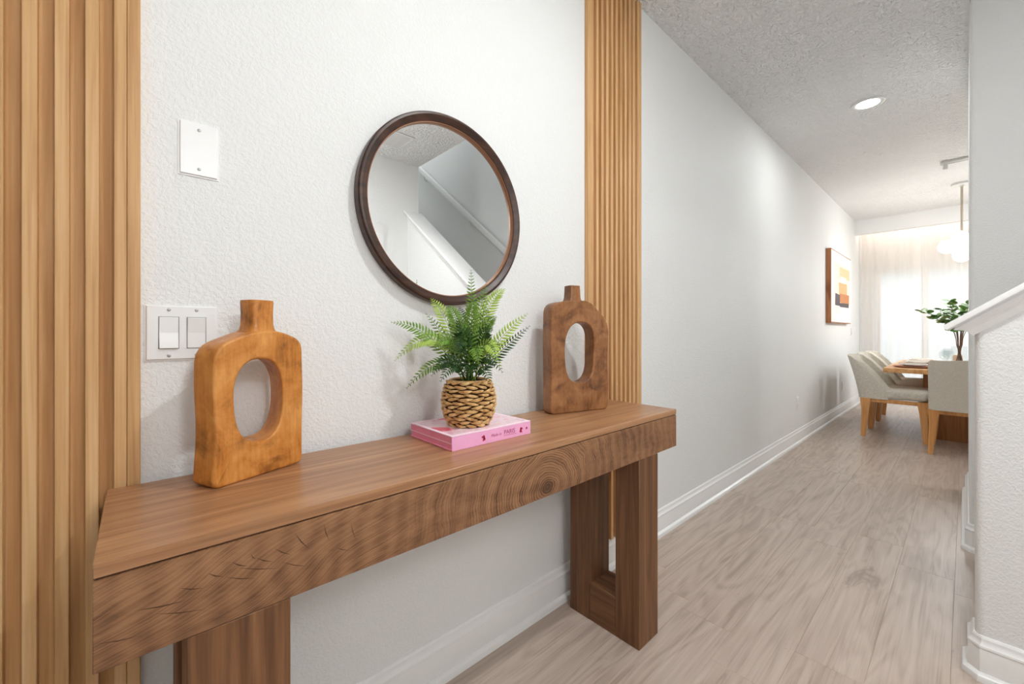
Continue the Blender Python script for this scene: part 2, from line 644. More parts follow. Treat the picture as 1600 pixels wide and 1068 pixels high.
# far stair wall and the wall that runs on along the hall
def bullnose_poly(x0, x1, y0, y1, r, corners, n=6):
    pts = []
    cs = [(x0, y0, PI, 1.5 * PI), (x1, y0, 1.5 * PI, 2 * PI), (x1, y1, 0, .5 * PI), (x0, y1, .5 * PI, PI)]
    for i, (cx, cy, a0, a1) in enumerate(cs):
        if i in corners:
            ccx = cx + r * (1 if cx == x0 else -1)
            ccy = cy + r * (1 if cy == y0 else -1)
            for k_ in range(n + 1):
                a = a0 + (a1 - a0) * k_ / n
                pts.append((ccx + r * math.cos(a), ccy + r * math.sin(a)))
        else:
            pts.append((cx, cy))
    return pts


bm = bmesh.new()
bm_prism(bm, bullnose_poly(SX, SX + .12, -4.0, HY, 0.02, (3,)), 2, 0, UP)
tag(link('wall_stair', to_mesh('wall_stair', bm, True, 30), 'wall'), 'grey shaded wall on the far side of the stairs', 'wall', kind='structure')
structure('wall_right', [(SX + .12, DX, -0.15, HY, 0, CEIL), (DX - .12, DX, DY, -0.15, 0, CEIL)], 'wall', 'narrow white hall wall beyond the stairs', 'wall')
structure('wall_dining', [(DX, WX + .12, DY - .12, DY, 0, CEIL)], 'wall', 'white side wall of the dining room', 'wall')
GY0, GY1, GZ = -1.95, 0.94, 2.05
structure('wall_back', [(WX, WX + .12, GY1, WY, 0, CEIL), (WX, WX + .12, DY, GY0, 0, CEIL), (WX, WX + .12, GY0, GY1, GZ, CEIL)],
          'wall', 'window wall behind the sheer curtains', 'wall')
structure('trim_1', [(8.0, 8.10, DY, WY, 2.555, CEIL)], 'wall', 'white dropped soffit hiding the curtain light', 'soffit')

# knee wall with sloping top
SLOPE = 0.76
PHI = math.atan(SLOPE)
KY = -0.02
KZ = 1.096            # top of the plaster at the end of the wall
bm = bmesh.new()
foot = bullnose_poly(KX0, KX1, FY, KY, 0.02, (2, 3))
A = [bm.verts.new((x, y, 0)) for x, y in foot]
B = [bm.verts.new((x, y, KZ + (KY - y) * SLOPE)) for x, y in foot]
bm.faces.new(A); bm.faces.new(B[::-1])
for i in range(len(foot)):
    j = (i + 1) % len(foot)
    bm.faces.new((A[i], B[i], B[j], A[j]))
tag(link('wall_knee', to_mesh('wall_knee', bm, True, 30), 'wall'), 'low white stair wall with a sloping top beside the hall', 'wall', kind='structure')
# its moulded cap: rectangles lofted up the cove, then the shelf
bm = bmesh.new()
e = Vector((0, math.cos(PHI), -math.sin(PHI)))
nn = Vector((0, math.sin(PHI), math.cos(PHI)))
org = Vector((0, KY, KZ))
Ls = (KY - FY) / math.cos(PHI)
prof = [(-.004, .004), (-.004, .009), (.014, .011), (.016, .013), (.018, .013), (.022, .016), (.027, .021), (.032, .028), (.035, .031), (.037, .031),
        (.0375, .026), (.042, .026), (.0425, .041), (.046, .044), (.056, .044), (.060, .042), (.062, .038)]
rings = []
for h, o_ in prof:
    c = []
    for x, s in ((KX0 - o_, o_), (KX1 + o_, o_), (KX1 + o_, -Ls - .05), (KX0 - o_, -Ls - .05)):
        c.append(bm.verts.new(org + e * s + nn * h + Vector((x, 0, 0))))
    rings.append(c)
for a, b in zip(rings, rings[1:]):
    for i in range(4):
        bm.faces.new((a[i], a[(i + 1) % 4], b[(i + 1) % 4], b[i]))
bm.faces.new(rings[0]); bm.faces.new(rings[-1])
tag(link('trim_2', to_mesh('trim_2', bm, True, 28), 'trim'), 'white moulded cap sloping along the top of the stair wall', 'trim', kind='structure')

# stairs behind the knee wall
st = thing('staircase', 'carpeted stairs rising behind the low stair wall', 'stairs', kind='structure')
for i in range(14):
    y = -0.14 - i * 0.255
    z = (i + 1) * 0.19
    box('tread', (KX1, SX, y - 0.275, y + 0.02, z - 0.03, z), 'carpet', st, bev=0.008)
    box('riser', (KX1, SX, y - 0.02, y, z - 0.19, z - 0.03), 'carpet', st)
hr = thing('handrail', 'white handrail climbing the far stair wall', 'handrail', (0, 0, 0))
bm = bmesh.new()
hs = 0.78
poly = [(-.45, 1.42), (-.45, 1.345), (-3.9, 1.345 + 3.45 * hs), (-3.9, 1.42 + 3.45 * hs)]
bm_prism(bm, poly, 0, SX - .075, SX - .03)
bmesh.ops.bevel(bm, geom=list(bm.edges), offset=.008, segments=2, affect='EDGES')
link('rail', to_mesh('rail', bm, True, 40), 'trim', hr)
for y in (-.8, -1.9, -3.0):
    z = 1.345 + (-.45 - y) * hs
    link('bracket', tube_mesh('bracket', [(SX, y, z - .07), (SX - .04, y, z - .06), (SX - .052, y, z - .02), (SX - .052, y, z + .01)], .008), 'trim', hr)

# door in the entry wall (seen in the mirror)
d1 = thing('door_1', 'white panelled entry door with casing, seen in the mirror', 'door', (0, 0, 0), kind='structure')
box('leaf', (DO0 + .02, DO1 - .02, FY - .09, FY - .055, 0.01, 2.03), 'trim', d1)
for z0, z1 in ((.18, .95), (1.1, 1.85)):
    box('panel', (DO0 + .14, DO1 - .14, FY - .062, FY - .045, z0, z1), 'trim', d1, bev=.007)
for nm, dm in (('casing', (DO0 - .07, DO0 + .01, FY - .1, FY + .018, 0, 2.12)), ('casing', (DO1 - .01, DO1 + .07, FY - .1, FY + .018, 0, 2.12)),
               ('casing', (DO0 - .0699, DO1 + .0699, FY - .1, FY + .022, 2.03, 2.12))):
    box(nm, dm, 'trim', d1, bev=.005)
link('handle', lathe_mesh('handle', [(0, 0), (.026, 0), (.026, .006), (.010, .010), (.010, .03), (.024, .04), (.027, .052), (.018, .062), (0, .064)], 20), 'screw', d1,
     loc=(DO0 + .08, FY - .055, 1.0), rot=(R(-90), 0, 0))

# sliding glass door behind the curtains
w2 = thing('window_1', 'wide sliding glass door behind the sheer curtains', 'sliding door', (0, 0, 0), kind='structure')
ym = (GY0 + GY1) / 2
for dm in ((WX + .02, WX + .1, GY1 - .05, GY1, 0, GZ), (WX + .02, WX + .1, GY0, GY0 + .05, 0, GZ), (WX + .02, WX + .1, GY0 + .05, GY1 - .05, GZ - .06, GZ),
           (WX + .02, WX + .1, GY0 + .05, GY1 - .05, 0, .06), (WX + .02, WX + .1, .36, .44, .06, GZ - .06), (WX + .02, WX + .1, -.6, -.52, .06, GZ - .06)):
    box('door_frame', dm, 'trim', w2)
for a, b in ((.44, GY1 - .05), (-.52, .36), (GY0 + .05, -.6)):
    box('pane', (WX + .055, WX + .061, a, b, .06, GZ - .06), 'glass', w2)

# ------------------------------------------------------------------ floor of single planks
fl = structure('floor', [(X0 - .12, WX + .12, DY - .12, WY, -.10, -.012)], 'subfloor', 'greige wood plank floor running along the hall', 'floor')
rnd = random.Random(5)
PW, PL = 0.182, 1.22
_pc = {}


def plank_mesh(L, w):
    key = (round(L, 3), round(w, 3))
    if key not in _pc:
        bm = bmesh.new()
        vs = bm_box(bm, 0, key[0] - .0003, 0, key[1] - .0003, -.012, 0)
        top = [e_ for e_ in bm.edges if all(abs(v.co.z) < 1e-6 for v in e_.verts)]
        bmesh.ops.bevel(bm, geom=top, offset=.0006, segments=1, affect='EDGES')
        me = to_mesh('plank', bm)
        me.materials.append(M['floor'])
        _pc[key] = me
    return _pc[key]


y = WY
while y > DY + 0.02:
    y1, y0 = y, max(y - PW, DY)
    segs = []
    if y1 > HY:
        segs = [(X0, WX + .1)]
    elif y0 >= FY - 0.05:
        segs = [(X0, KX1 - .02), (DX, WX + .1)]
    else:
        segs = [(DX, WX + .1)]
    off = rnd.random() * PL
    for a, b in segs:
        x = a
        nxt = a + PL - off if PL - off > .2 else a + 2 * PL - off
        while x < b - .01:
            xe = min(nxt, b)
            if b - xe < .15:
                xe = b
            link('plank', plank_mesh(xe - x, y1 - y0), None, fl, loc=(x, y0, 0))
            x = xe
            nxt = xe + PL
    y -= PW

# baseboards with shoe moulding
BP = [(0, 0), (.030, 0), (.030, .010), (.027, .018), (.020, .024), (.016, .026), (.016, .092), (.0145, .096), (.0145, .099), (.017, .102), (.016, .108),
      (.011, .113), (.008, .121), (.0075, .128), (.004, .134), (0, .135)]


def base(name, path, side, label):
    tag(link(name, sweep_profile(name, path, BP, side), 'trim'), label, 'baseboard', kind='structure')


base('baseboard_left', [(X0, WY), (WX, WY)], -1, 'white baseboard along the long wall')
ch = .016
base('baseboard_knee', [(KX0, FY), (KX0, KY - ch), (KX0 + ch, KY), (KX1 - ch, KY), (KX1, KY - ch), (KX1, KY - .1)], 1, 'white baseboard wrapping the low stair wall')
base('baseboard_right', [(SX, HY - .11), (SX, HY - ch), (SX + ch, HY), (DX, HY)], 1, 'white baseboard wrapping the hall wall corner')
base('baseboard_front', [(X0, FY), (DO0 - .07, FY)], 1, 'white baseboard on the entry wall')
base('baseboard_back', [(WX, WY), (WX, GY1)], -1, 'short white baseboard under the curtain end')

# outside, behind glass and curtains
tag(box('patio_ground', (WX + .12, 16, -8, 8, -.12, -.04), 'lawn'), 'pale patio ground beyond the sliding glass door', 'ground', kind='structure')
nh = thing('neighbour_house', 'pale neighbouring house beyond the glass door', 'house', (12.6, 0, -.04))
box('wall', (0, 3, -2.2, 1.35, 0, 2.5), 'outside_wall', nh)
bm = bmesh.new()
bm_prism(bm, [(-2.5, 2.5), (1.6, 2.5), (-.45, 3.7)], 0, -.2, 3.2)
link('roof', to_mesh('roof', bm), 'outside_roof', nh)

# ------------------------------------------------------------------ slat panels
def slat_panel(x_start, n, pitch, sw, label, trim_left, trim_right, z0, z1):
    """ribs at x_start + i*pitch, front of ribs 20 mm off the wall"""
    p = thing('slat_panel', label, 'wall panel', (x_start, WY, 0), group='oak slat wall panels')
    x_end = (n - 1) * pitch + sw
    box('backing_board', (-.02 if trim_left else -.004, x_end + (.02 if trim_right else .004), -.0025, -.0002, z0, z1), 'slatback', p)
    me = box_mesh('slat', 0, sw, -.0205, -.0027, z0, z1, bev=.0012, seg=1)
    for i in range(n):
        link('slat', me, 'slat', p, loc=(i * pitch, 0, 0))
    tm = box_mesh('edge_strip', 0, .0195, -.0210, -.0027, z0, z1, bev=.001, seg=1)
    if trim_left:
        link('edge_strip', tm, 'slat', p, loc=(-.0198, 0, 0))
    if trim_right:
        link('edge_strip', tm, 'slat', p, loc=(x_end + .0003, 0, 0))
    return p


PITCH = 0.0378
SW = 0.0185
NL = 12
slat_panel(-.0325 - (NL - 1) * .0386, NL, .0386, SW, 'oak slat panel at the left end of the console table', False, True, .136, CEIL - .002)
slat_panel(1.4735, 11, PITCH, SW, 'narrow oak slat panel between the mirror and the hall', True, True, .136, CEIL - .002)

# ------------------------------------------------------------------ switches and outlets
def plate_on_wall(name, label, cat, x, z, w, h, group=None):
    t_ = thing(name, label, cat, (x, WY, z), group=group)
    bm = bmesh.new()
    bm_box(bm, -w / 2, w / 2, -.006, -.0003, -h / 2, h / 2)
    fr_ = [e_ for e_ in bm.edges if all(v.co.y < -.005 for v in e_.verts)]
    bmesh.ops.bevel(bm, geom=fr_, offset=.004, segments=3, affect='EDGES')
    link('cover_plate', to_mesh('cover_plate', bm, True, 30), 'plate', t_)
    return t_


screw_me = lathe_mesh('screw', [(0, 0), (.0034, 0), (.0034, .0008), (.002, .0016), (0, .0018)], 12)


def screw(t_, x, z):
    o = link('screw', screw_me, 'screw', t_, loc=(x, -.0058, z), rot=(R(90), 0, 0))
    return o


def rocker(t_, x, up):
    box('rocker_frame', (x - .0168, x + .0168, -.0066, -.004, -.0335, .0335), 'switchgrey', t_)
    bm = bmesh.new()
    a, b = (-.0115, -.0078) if up else (-.0078, -.0115)
    prof_ = [(-.005, -.0325), (a, -.0325), (-.0072, 0.0), (b, .0325), (-.005, .0325)]
    bm_prism(bm, prof_, 0, x - .0155, x + .0155)
    bmesh.ops.bevel(bm, geom=[e_ for e_ in bm.edges], offset=.0007, segments=1, affect='EDGES')
    link('rocker', to_mesh('rocker', bm), 'plate', t_)


s = plate_on_wall('light_switch', 'white double rocker light switch left of the amber vase', 'light switch', .0725, 1.098, .122, .117)
for x, u_ in ((-.0225, True), (.0235, False)):
    rocker(s, x, u_)
    screw(s, x, .048); screw(s, x, -.048)
s = plate_on_wall('blank_plate', 'blank white cover plate high above the light switch', 'cover plate', .1005, 1.494, .071, .117)
screw(s, 0, .042); screw(s, 0, -.042)
for x, z, lb in ((4.85, .395, 'white wall outlet low on the long hall wall before the dining chairs'), (7.07, .37, 'white wall outlet behind the dining chairs below the framed print')):
    s = plate_on_wall('wall_outlet', lb, 'outlet', x, z, .071, .117, 'hall wall outlets')
    for dz in (-.02, .02):
        box('socket_face', (-.017, .017, -.0075, -.0055, dz - .014, dz + .014), 'plate', s, bev=.002)
        for dx in (-.006, .006):
            box('slot', (dx - .001, dx + .001, -.0078, -.007, dz - .004, dz + .006), 'switchgrey', s)
    screw(s, 0, 0)
s = plate_on_wall('light_switch', 'small white light switch beneath the far end of the framed print', 'light switch', 7.72, 1.1, .075, .117)
rocker(s, 0, True); screw(s, 0, .048); screw(s, 0, -.048)

# ------------------------------------------------------------------ console table
TX0, TX1, TY0, TY1, TZ = -.042, 1.552, .757, 1.098, .80
ct = thing('console_table', 'brown oak console table with chunky open frame legs', 'console table', (0, 0, 0))
box('table_top', (TX0, TX1, TY0, TY1, TZ - .020, TZ), 'top', ct, bev=.0012, seg=1)
box('groove', (TX0 + .003, TX1 - .003, TY0 + .004, TY1 - .004, TZ - .0225, TZ - .020), 'crack', ct)
ap = box('front_apron', (TX0, TX1, TY0, TY0 + .03, .657, TZ - .0225), 'apron', ct, bev=.0012, seg=1)
box('back_apron', (TX0, TX1, TY1 - .03, TY1, .657, TZ - .0225), 'apron', ct, bev=.0012, seg=1)
for x0, x1 in ((TX0, TX0 + .03), (TX1 - .03, TX1)):
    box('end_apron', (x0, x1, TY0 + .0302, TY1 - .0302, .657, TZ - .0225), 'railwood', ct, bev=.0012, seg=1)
box('under_panel', (TX0 + .0302, TX1 - .0302, TY0 + .0302, TY1 - .0302, .660, .672), 'top', ct)
LY0, LY1 = .757, 1.064
for x0, x1 in ((.054, .190), (1.281, 1.409)):
    for a, b in ((LY0, LY0 + .096), (LY1 - .096, LY1)):
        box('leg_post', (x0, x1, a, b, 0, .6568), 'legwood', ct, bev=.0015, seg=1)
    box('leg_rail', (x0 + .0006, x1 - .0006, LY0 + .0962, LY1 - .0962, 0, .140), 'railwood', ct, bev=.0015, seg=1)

# dark saw marks printed on the front board (flat, a hair proud of it)
marks = [((.000, .722), (.052, .713), .0011), ((.046, .733), (.073, .722), .0009), ((.078, .742), (.098, .729), .0009), ((.108, .747), (.129, .733), .0010),
         ((.133, .751), (.141, .739), .0006), ((.166, .748), (.190, .729), .0009), ((.196, .763), (.219, .728), .0010), ((.243, .764), (.252, .731), .0008),
         ((.100, .727), (.140, .710), .0008), ((.116, .735), (.170, .714), .0008), ((.020, .708), (.075, .690), .0008), ((-.038, .696), (.002, .687), .0008),
         ((.176, .722), (.215, .700), .0007), ((.140, .742), (.164, .727), .0009), ((.290, .752), (.300, .715), .0006), ((.262, .716), (.290, .700), .0006)]
for (xa, za), (xb, zb), w in marks:
    bm = bmesh.new()
    a = Vector((xa, 0, za)); b = Vector((xb, 0, zb))
    d = (b - a).normalized(); nrm = Vector((-d.z, 0, d.x))
    mid = (a + b) / 2 - nrm * .0015
    bm_prism(bm, [(a.x, a.z), (mid.x + nrm.x * w, mid.z + nrm.z * w), (b.x, b.z), (mid.x - nrm.x * w, mid.z - nrm.z * w)], 1, TY0 - .0002, TY0 + .001)
    link('saw_mark', to_mesh('saw_mark', bm), 'crack', ap)

# ------------------------------------------------------------------ carved wooden vases
def carved_vase(label, loc, rz, W, H, T, outline, hole, neck, mat, skew=0.0):
    """outline(theta) and hole(theta): 2D points (x, z); neck: list of (z, half width, half depth, x offset)"""
    t_ = thing('carved_vase', label, 'vase', loc, rz, 'carved wooden vases with an open centre')
    bm = bmesh.new()
    n = len(outline)

    def normals(loop, sgn):
        out_ = []
        for i in range(n):
            d = Vector(loop[(i + 1) % n]) - Vector(loop[i - 1])
            out_.append(Vector((d.y, -d.x)).normalized() * sgn)
        return out_
    no, nh_ = normals(outline, 1), normals(hole, -1)      # both point out of the wood
    b_ = .0055
    secs = []      # (loop, normals, inset, y)
    arc = [(b_ * (1 - math.sin(R(a))), b_ * (1 - math.cos(R(a)))) for a in (0, 22.5, 45, 67.5, 90)]
    hb = skew
    secs.append(('h', b_ + .002, -T / 2)); secs.append(('o', b_ + .002, -T / 2))
    for ins, dy in arc:
        secs.append(('o', ins, -T / 2 + dy))
    for f_ in (.33, .66):
        secs.append(('o', 0, -T / 2 + b_ + (T - 2 * b_) * f_))
    for ins, dy in arc[::-1]:
        secs.append(('o', ins, T / 2 - dy))
    secs.append(('o', b_ + .002, T / 2)); secs.append(('h', b_ + .002, T / 2))
    for ins, dy in arc:
        secs.append(('h', ins, T / 2 - dy))
    for ins, dy in arc[::-1]:
        secs.append(('h', ins, -T / 2 + dy))
    rings = []
    for w_, ins, y_ in secs:
        loop, nr = (outline, no) if w_ == 'o' else (hole, nh_)
        sk = skew * (y_ + T / 2) / T if w_ == 'h' else 0
        rings.append([bm.verts.new((loop[i][0] - nr[i].x * ins + sk, y_, loop[i][1] - nr[i].y * ins)) for i in range(n)])
    for p, q in zip(rings, rings[1:] + rings[:1]):
        for i in range(n):
            j = (i + 1) % n
            bm.faces.new((p[i], p[j], q[j], q[i]))
    for v in bm.verts:          # hand carved unevenness
        v.co.y += .0016 * math.sin(v.co.z * 31 + v.co.x * 17 + W * 50)
        v.co.x += .0013 * math.sin(v.co.z * 27 + W * 90)
        v.co.z = max(0.0, v.co.z)
    link('body', to_mesh('body', bm, True, 60), mat, t_)
    bm = bmesh.new()
    rings = []
    m = 8
    for z, hw, hd, xo in neck:
        c = []
        for k_ in range(4 * m):
            a = 2 * PI * (k_ + .5) / (4 * m)
            ex = 5
            ca, sa = math.cos(a), math.sin(a)
            rr = (abs(ca) ** ex + abs(sa) ** ex) ** (-1 / ex)
            c.append(bm.verts.new((xo + hw * rr * ca, hd * rr * sa, z)))
        rings.append(c)
    for a, b in zip(rings, rings[1:]):
        for i in range(4 * m):
            bm.faces.new((a[i], a[(i + 1) % (4 * m)], b[(i + 1) % (4 * m)], b[i]))
    z, hw, hd, xo = neck[-1]
    inner = [bm.verts.new((xo + (v.co.x - xo) * .8, v.co.y * .8, z)) for v in rings[-1]]
    low = [bm.verts.new((v.co.x, v.co.y, z - .03)) for v in inner]
    for i in range(4 * m):
        j = (i + 1) % (4 * m)
        bm.faces.new((rings[-1][i], rings[-1][j], inner[j], inner[i]))
        bm.faces.new((inner[i], inner[j], low[j], low[i]))
    bm.faces.new(low); bm.faces.new(rings[0])
    link('neck', to_mesh('neck', bm, True, 45), mat, t_)
    return t_


def resample(poly, n, start):
    """n points evenly spread round the closed polyline, first point nearest to start"""
    poly = [Vector(p) for p in poly]
    L = [0]
    for i in range(len(poly)):
        L.append(L[-1] + (poly[(i + 1) % len(poly)] - poly[i]).length)
    out_ = []
    for k_ in range(n):
        s_ = L[-1] * k_ / n
        i = max(j for j in range(len(poly)) if L[j] <= s_ + 1e-12)
        f_ = (s_ - L[i]) / max(1e-9, L[i + 1] - L[i])
        out_.append(poly[i].lerp(poly[(i + 1) % len(poly)], f_))
    k0 = min(range(n), key=lambda q: (out_[q] - Vector(start)).length)
    return [tuple(p) for p in out_[k0:] + out_[:k0]]


def radial_match(poly, hole_c, hole_f, n=88):
    """outline points by angle about the hole centre so both loops share directions"""
    poly = [Vector(p) for p in poly]
    c = Vector(hole_c)
    outl, hol = [], []
    angs = sorted([math.atan2(p.y - c.y, p.x - c.x) % (2 * PI) for p in poly] + [2 * PI * k_ / n for k_ in range(n)])
    keep = []
    for a in angs:
        if not keep or a - keep[-1] > 0.006:
            keep.append(a)
    for a in keep:
        d = Vector((math.cos(a), math.sin(a)))
        best = None
        for i in range(len(poly)):
            p, q = poly[i], poly[(i + 1) % len(poly)]
            ed = q - p
            den = d.x * ed.y - d.y * ed.x
            if abs(den) < 1e-12:
                continue
            w_ = p - c
            t_ = (w_.x * ed.y - w_.y * ed.x) / den
            u_ = (w_.x * d.y - w_.y * d.x) / den
            if t_ > 0 and -1e-6 <= u_ <= 1 + 1e-6 and (best is None or t_ < best):
                best = t_
        outl.append(tuple(c + d * best))
        hol.append(hole_f(a))
    return outl, hol


def round_poly(pts, n=6):
    """pts: (x, z, radius) corners -> polyline with rounded corners"""
    out_ = []
    m = len(pts)
    for i in range(m):
        p = Vector(pts[i][:2]); r = pts[i][2]
        a = Vector(pts[i - 1][:2]); b = Vector(pts[(i + 1) % m][:2])
        if r <= 0:
            out_.append(tuple(p)); continue
        da = (a - p).normalized(); db = (b - p).normalized()
        p0 = p + da * r; p1 = p + db * r
        for k_ in range(n + 1):
            f_ = k_ / n
            q = p0.lerp(p, f_).lerp(p.lerp(p1, f_), f_)
            out_.append(tuple(q))
    return out_


# amber vase
W1, H1, T1 = .194, .30, .066
hw = W1 / 2
o1 = round_poly([(-hw, 0, .016), (hw, 0, .016), (hw + .001, .280, .024), (.040, .302, .02), (-.016, .302, .02), (-hw + .002, .272, .03)])
hc1 = (-.006, .158)


def hole1(a):
    ca, sa = math.cos(a), math.sin(a)
    ex = 2.5
    rr = (abs(ca / .052) ** ex + abs(sa / .085) ** ex) ** (-1 / ex)
    return (hc1[0] + rr * ca, hc1[1] + rr * sa)


ol, hl = radial_match(o1, hc1, hole1)
carved_vase('amber carved wooden vase with an oval hole, nearest the light switch', (.183, 1.024, TZ), R(24), W1, H1, T1, ol, hl,
            [(.280, .040, .029, .010), (.297, .033, .029, .010), (.305, .0275, .027, .010), (.314, .0252, .0255, .010), (.340, .0245, .025, .010), (.362, .0255, .0255, .010), (.367, .025, .025, .010)], M['vase_a'], .017)

# brown vase
W2, H2, T2 = .262, .40, .060
hw2 = W2 / 2
o2 = round_poly([(-hw2, 0, .016), (hw2, 0, .02), (hw2 + .001, .338, .04), (.045, .418, .03), (-.05, .416, .025), (-hw2, .402, .036)])
hc2 = (-.002, .222)


def hole2(a):
    ca, sa = math.cos(a), math.sin(a)
    ex = 2.7
    rr = (abs(ca / .065) ** ex + abs(sa / .112) ** ex) ** (-1 / ex)
    return (hc2[0] + rr * ca + .10 * rr * sa * .3, hc2[1] + rr * sa)


ol, hl = radial_match(o2, hc2, hole2)
carved_vase('brown carved wooden vase with a tall hole before the narrow slat panel', (1.240, 1.000, TZ), R(-16), W2, H2, T2, ol, hl,
            [(.395, .046, .028, -.018), (.412, .036, .028, -.018), (.420, .029, .026, -.018), (.43, .0265, .025, -.018), (.45, .0255, .024, -.018), (.469, .0245, .023, -.018), (.473, .024, .0225, -.018)], M['vase_b'])

# ------------------------------------------------------------------ pink book
BX0, BX1, BY0, BY1, BT = .583, .860, .864, 1.074, .0385
bk = thing('coffee_table_book', 'thick pink book lying under the fern', 'book', ((BX0 + BX1) / 2, (BY0 + BY1) / 2, TZ))
bw, bd = (BX1 - BX0) / 2, (BY1 - BY0) / 2
box('back_cover', (-bw, bw, -bd + .003, bd, 0, .004), 'paper', bk, bev=.001, seg=1)
box('page_block', (-bw + .002, bw - .002, -bd + .003, bd - .003, .004, .0175), 'paper', bk)
box('band', (-bw + .0005, bw - .0005, -bd + .002, bd - .0005, .0175, .0190), 'pinkedge', bk)
box('slipcase_lid', (-bw + .001, bw - .001, -bd + .003, bd - .001, .0190, .0350), 'paper', bk)
box('spine', (-bw, bw, -bd, -bd + .003, 0, .0352), 'pinkspine', bk, bev=.0008, seg=1)
fc = box('front_cover', (-bw, bw, -bd, bd, .0352, BT), 'pinkedge', bk, bev=.0012, seg=1)
box('cover_print', (-bw + .008, bw - .010, -bd + .010, bd - .008, BT - .0005, BT + .0002), 'cover', fc)


def text_mesh(body, size, shear=0.0):
    cu = bpy.data.curves.new('t', 'FONT')
    cu.body = body
    cu.size = size
    cu.shear = shear
    cu.align_x = 'LEFT'
    cu.extrude = .0002
    o = bpy.data.objects.new('t', cu)
    C.objects.link(o)
    dg = bpy.context.evaluated_depsgraph_get()
    me = bpy.data.meshes.new_from_object(o.evaluated_get(dg))
    bpy.data.objects.remove(o)
    return me


sp_z = .0150
link('title_lettering', text_mesh('Made in', .0115, .2), 'ink', bk, loc=(-.012, -bd - .0001, sp_z), rot=(R(90), 0, 0))
link('title_lettering', text_mesh('PARIS', .0170), 'ink', bk, loc=(.034, -bd - .0001, sp_z - .0005), rot=(R(90), 0, 0))
box('title_underline', (.034, .081, -bd - .0003, -bd + .0005, sp_z - .0042, sp_z - .0034), 'ink', bk)


def butterfly(x, rot):
    bm = bmesh.new()
    for sgn in (1, -1):
        for a, L in ((35, .010), (75, .0075)):
            a = R(a) * sgn
            pts = []
            for k_ in range(10):
                th = 2 * PI * k_ / 10
                px, pz = L * .55 * (1 + math.cos(th)), L * .32 * math.sin(th)
                pts.append((px * math.cos(a) - pz * math.sin(a), px * math.sin(a) + pz * math.cos(a)))
            bm_prism(bm, pts, 1, -.0002, .0003)
    link('butterfly_print', to_mesh('butterfly_print', bm), 'inkred', bk, loc=(x, -bd - .0001, sp_z + .003), rot=(0, rot, 0))


butterfly(-.034, PI * .9)
butterfly(.096, .25)
link('dot_print', lathe_mesh('dot_print', [(0, 0), (.0036, 0), (.0036, .0004), (0, .0004)], 14), 'ink', bk, loc=(.122, -bd + .0001, .019), rot=(R(90), 0, 0))

# ------------------------------------------------------------------ potted fern
PC = Vector((.699, .951, TZ + BT + .0004))
fern = thing('potted_fern', 'green artificial fern in a round woven basket', 'plant', PC)
rr_ = random.Random(11)


def pot_r(z):
    u = z / .125
    return .049 + .0225 * math.sin(PI * min(1, max(0, u * 0.93 + .03))) ** .75 + .0035 * u


pot = link('basket_liner', lathe_mesh('basket_liner', [(0, .002), (pot_r(0) - .006, .002)] + [(pot_r(z / 1000) - .005, z / 1000) for z in range(8, 121, 8)] +
                                      [(.045, .122), (.043, .112), (0, .112)], 40), 'liner', fern)
ROWS, NB = 12, 12
for row in range(ROWS):
    z = .0055 + row * (.125 - .010) / (ROWS - 1)
    r = pot_r(z)
    bm = bmesh.new()
    for b_ in range(NB):
        a0 = 2 * PI * (b_ + (.5 if row % 2 else 0)) / NB + rr_.uniform(-.03, .03)
        span = 2 * PI / NB * rr_.uniform(1.05, 1.25)
        tilt = rr_.uniform(-.0022, .0022) + (.0028 if row % 2 else -.0028)
        hgt = rr_.uniform(.0036, .0048)
        rings = []
        K = 8
        for k_ in range(K + 1):
            f_ = k_ / K
            a = a0 + (f_ - .5) * span
            w = math.sin(PI * f_) ** .8
            h = .0007 + hgt * w
            ro = r - .0050 + .0085 * w
            zc = z + tilt * (f_ - .5) * 2
            ring = []
            for q in range(6):
                th = 2 * PI * q / 6
                ring.append(bm.verts.new(((ro + .0028 * math.cos(th)) * math.cos(a), (ro + .0028 * math.cos(th)) * math.sin(a), zc + h * math.sin(th))))
            rings.append(ring)
        for p, q in zip(rings, rings[1:]):
            for i in range(6):
                bm.faces.new((p[i], p[(i + 1) % 6], q[(i + 1) % 6], q[i]))
        bm.faces.new(rings[0]); bm.faces.new(rings[-1])
    link('woven_row', to_mesh('woven_row', bm, True, 60), 'weave', fern)
bm = bmesh.new()
bm_tube(bm, [(.0545 * math.cos(a), .0545 * math.sin(a), .1235) for a in [2 * PI * i / 40 for i in range(41)]], .0042, 8)
link('basket_rim', to_mesh('basket_rim', bm, True), 'weave', fern)

RT = Vector((.7396, -.6730, 0))       # to the right as the photographer stood
FW = Vector((.6730, .7396, 0))        # away from the photographer


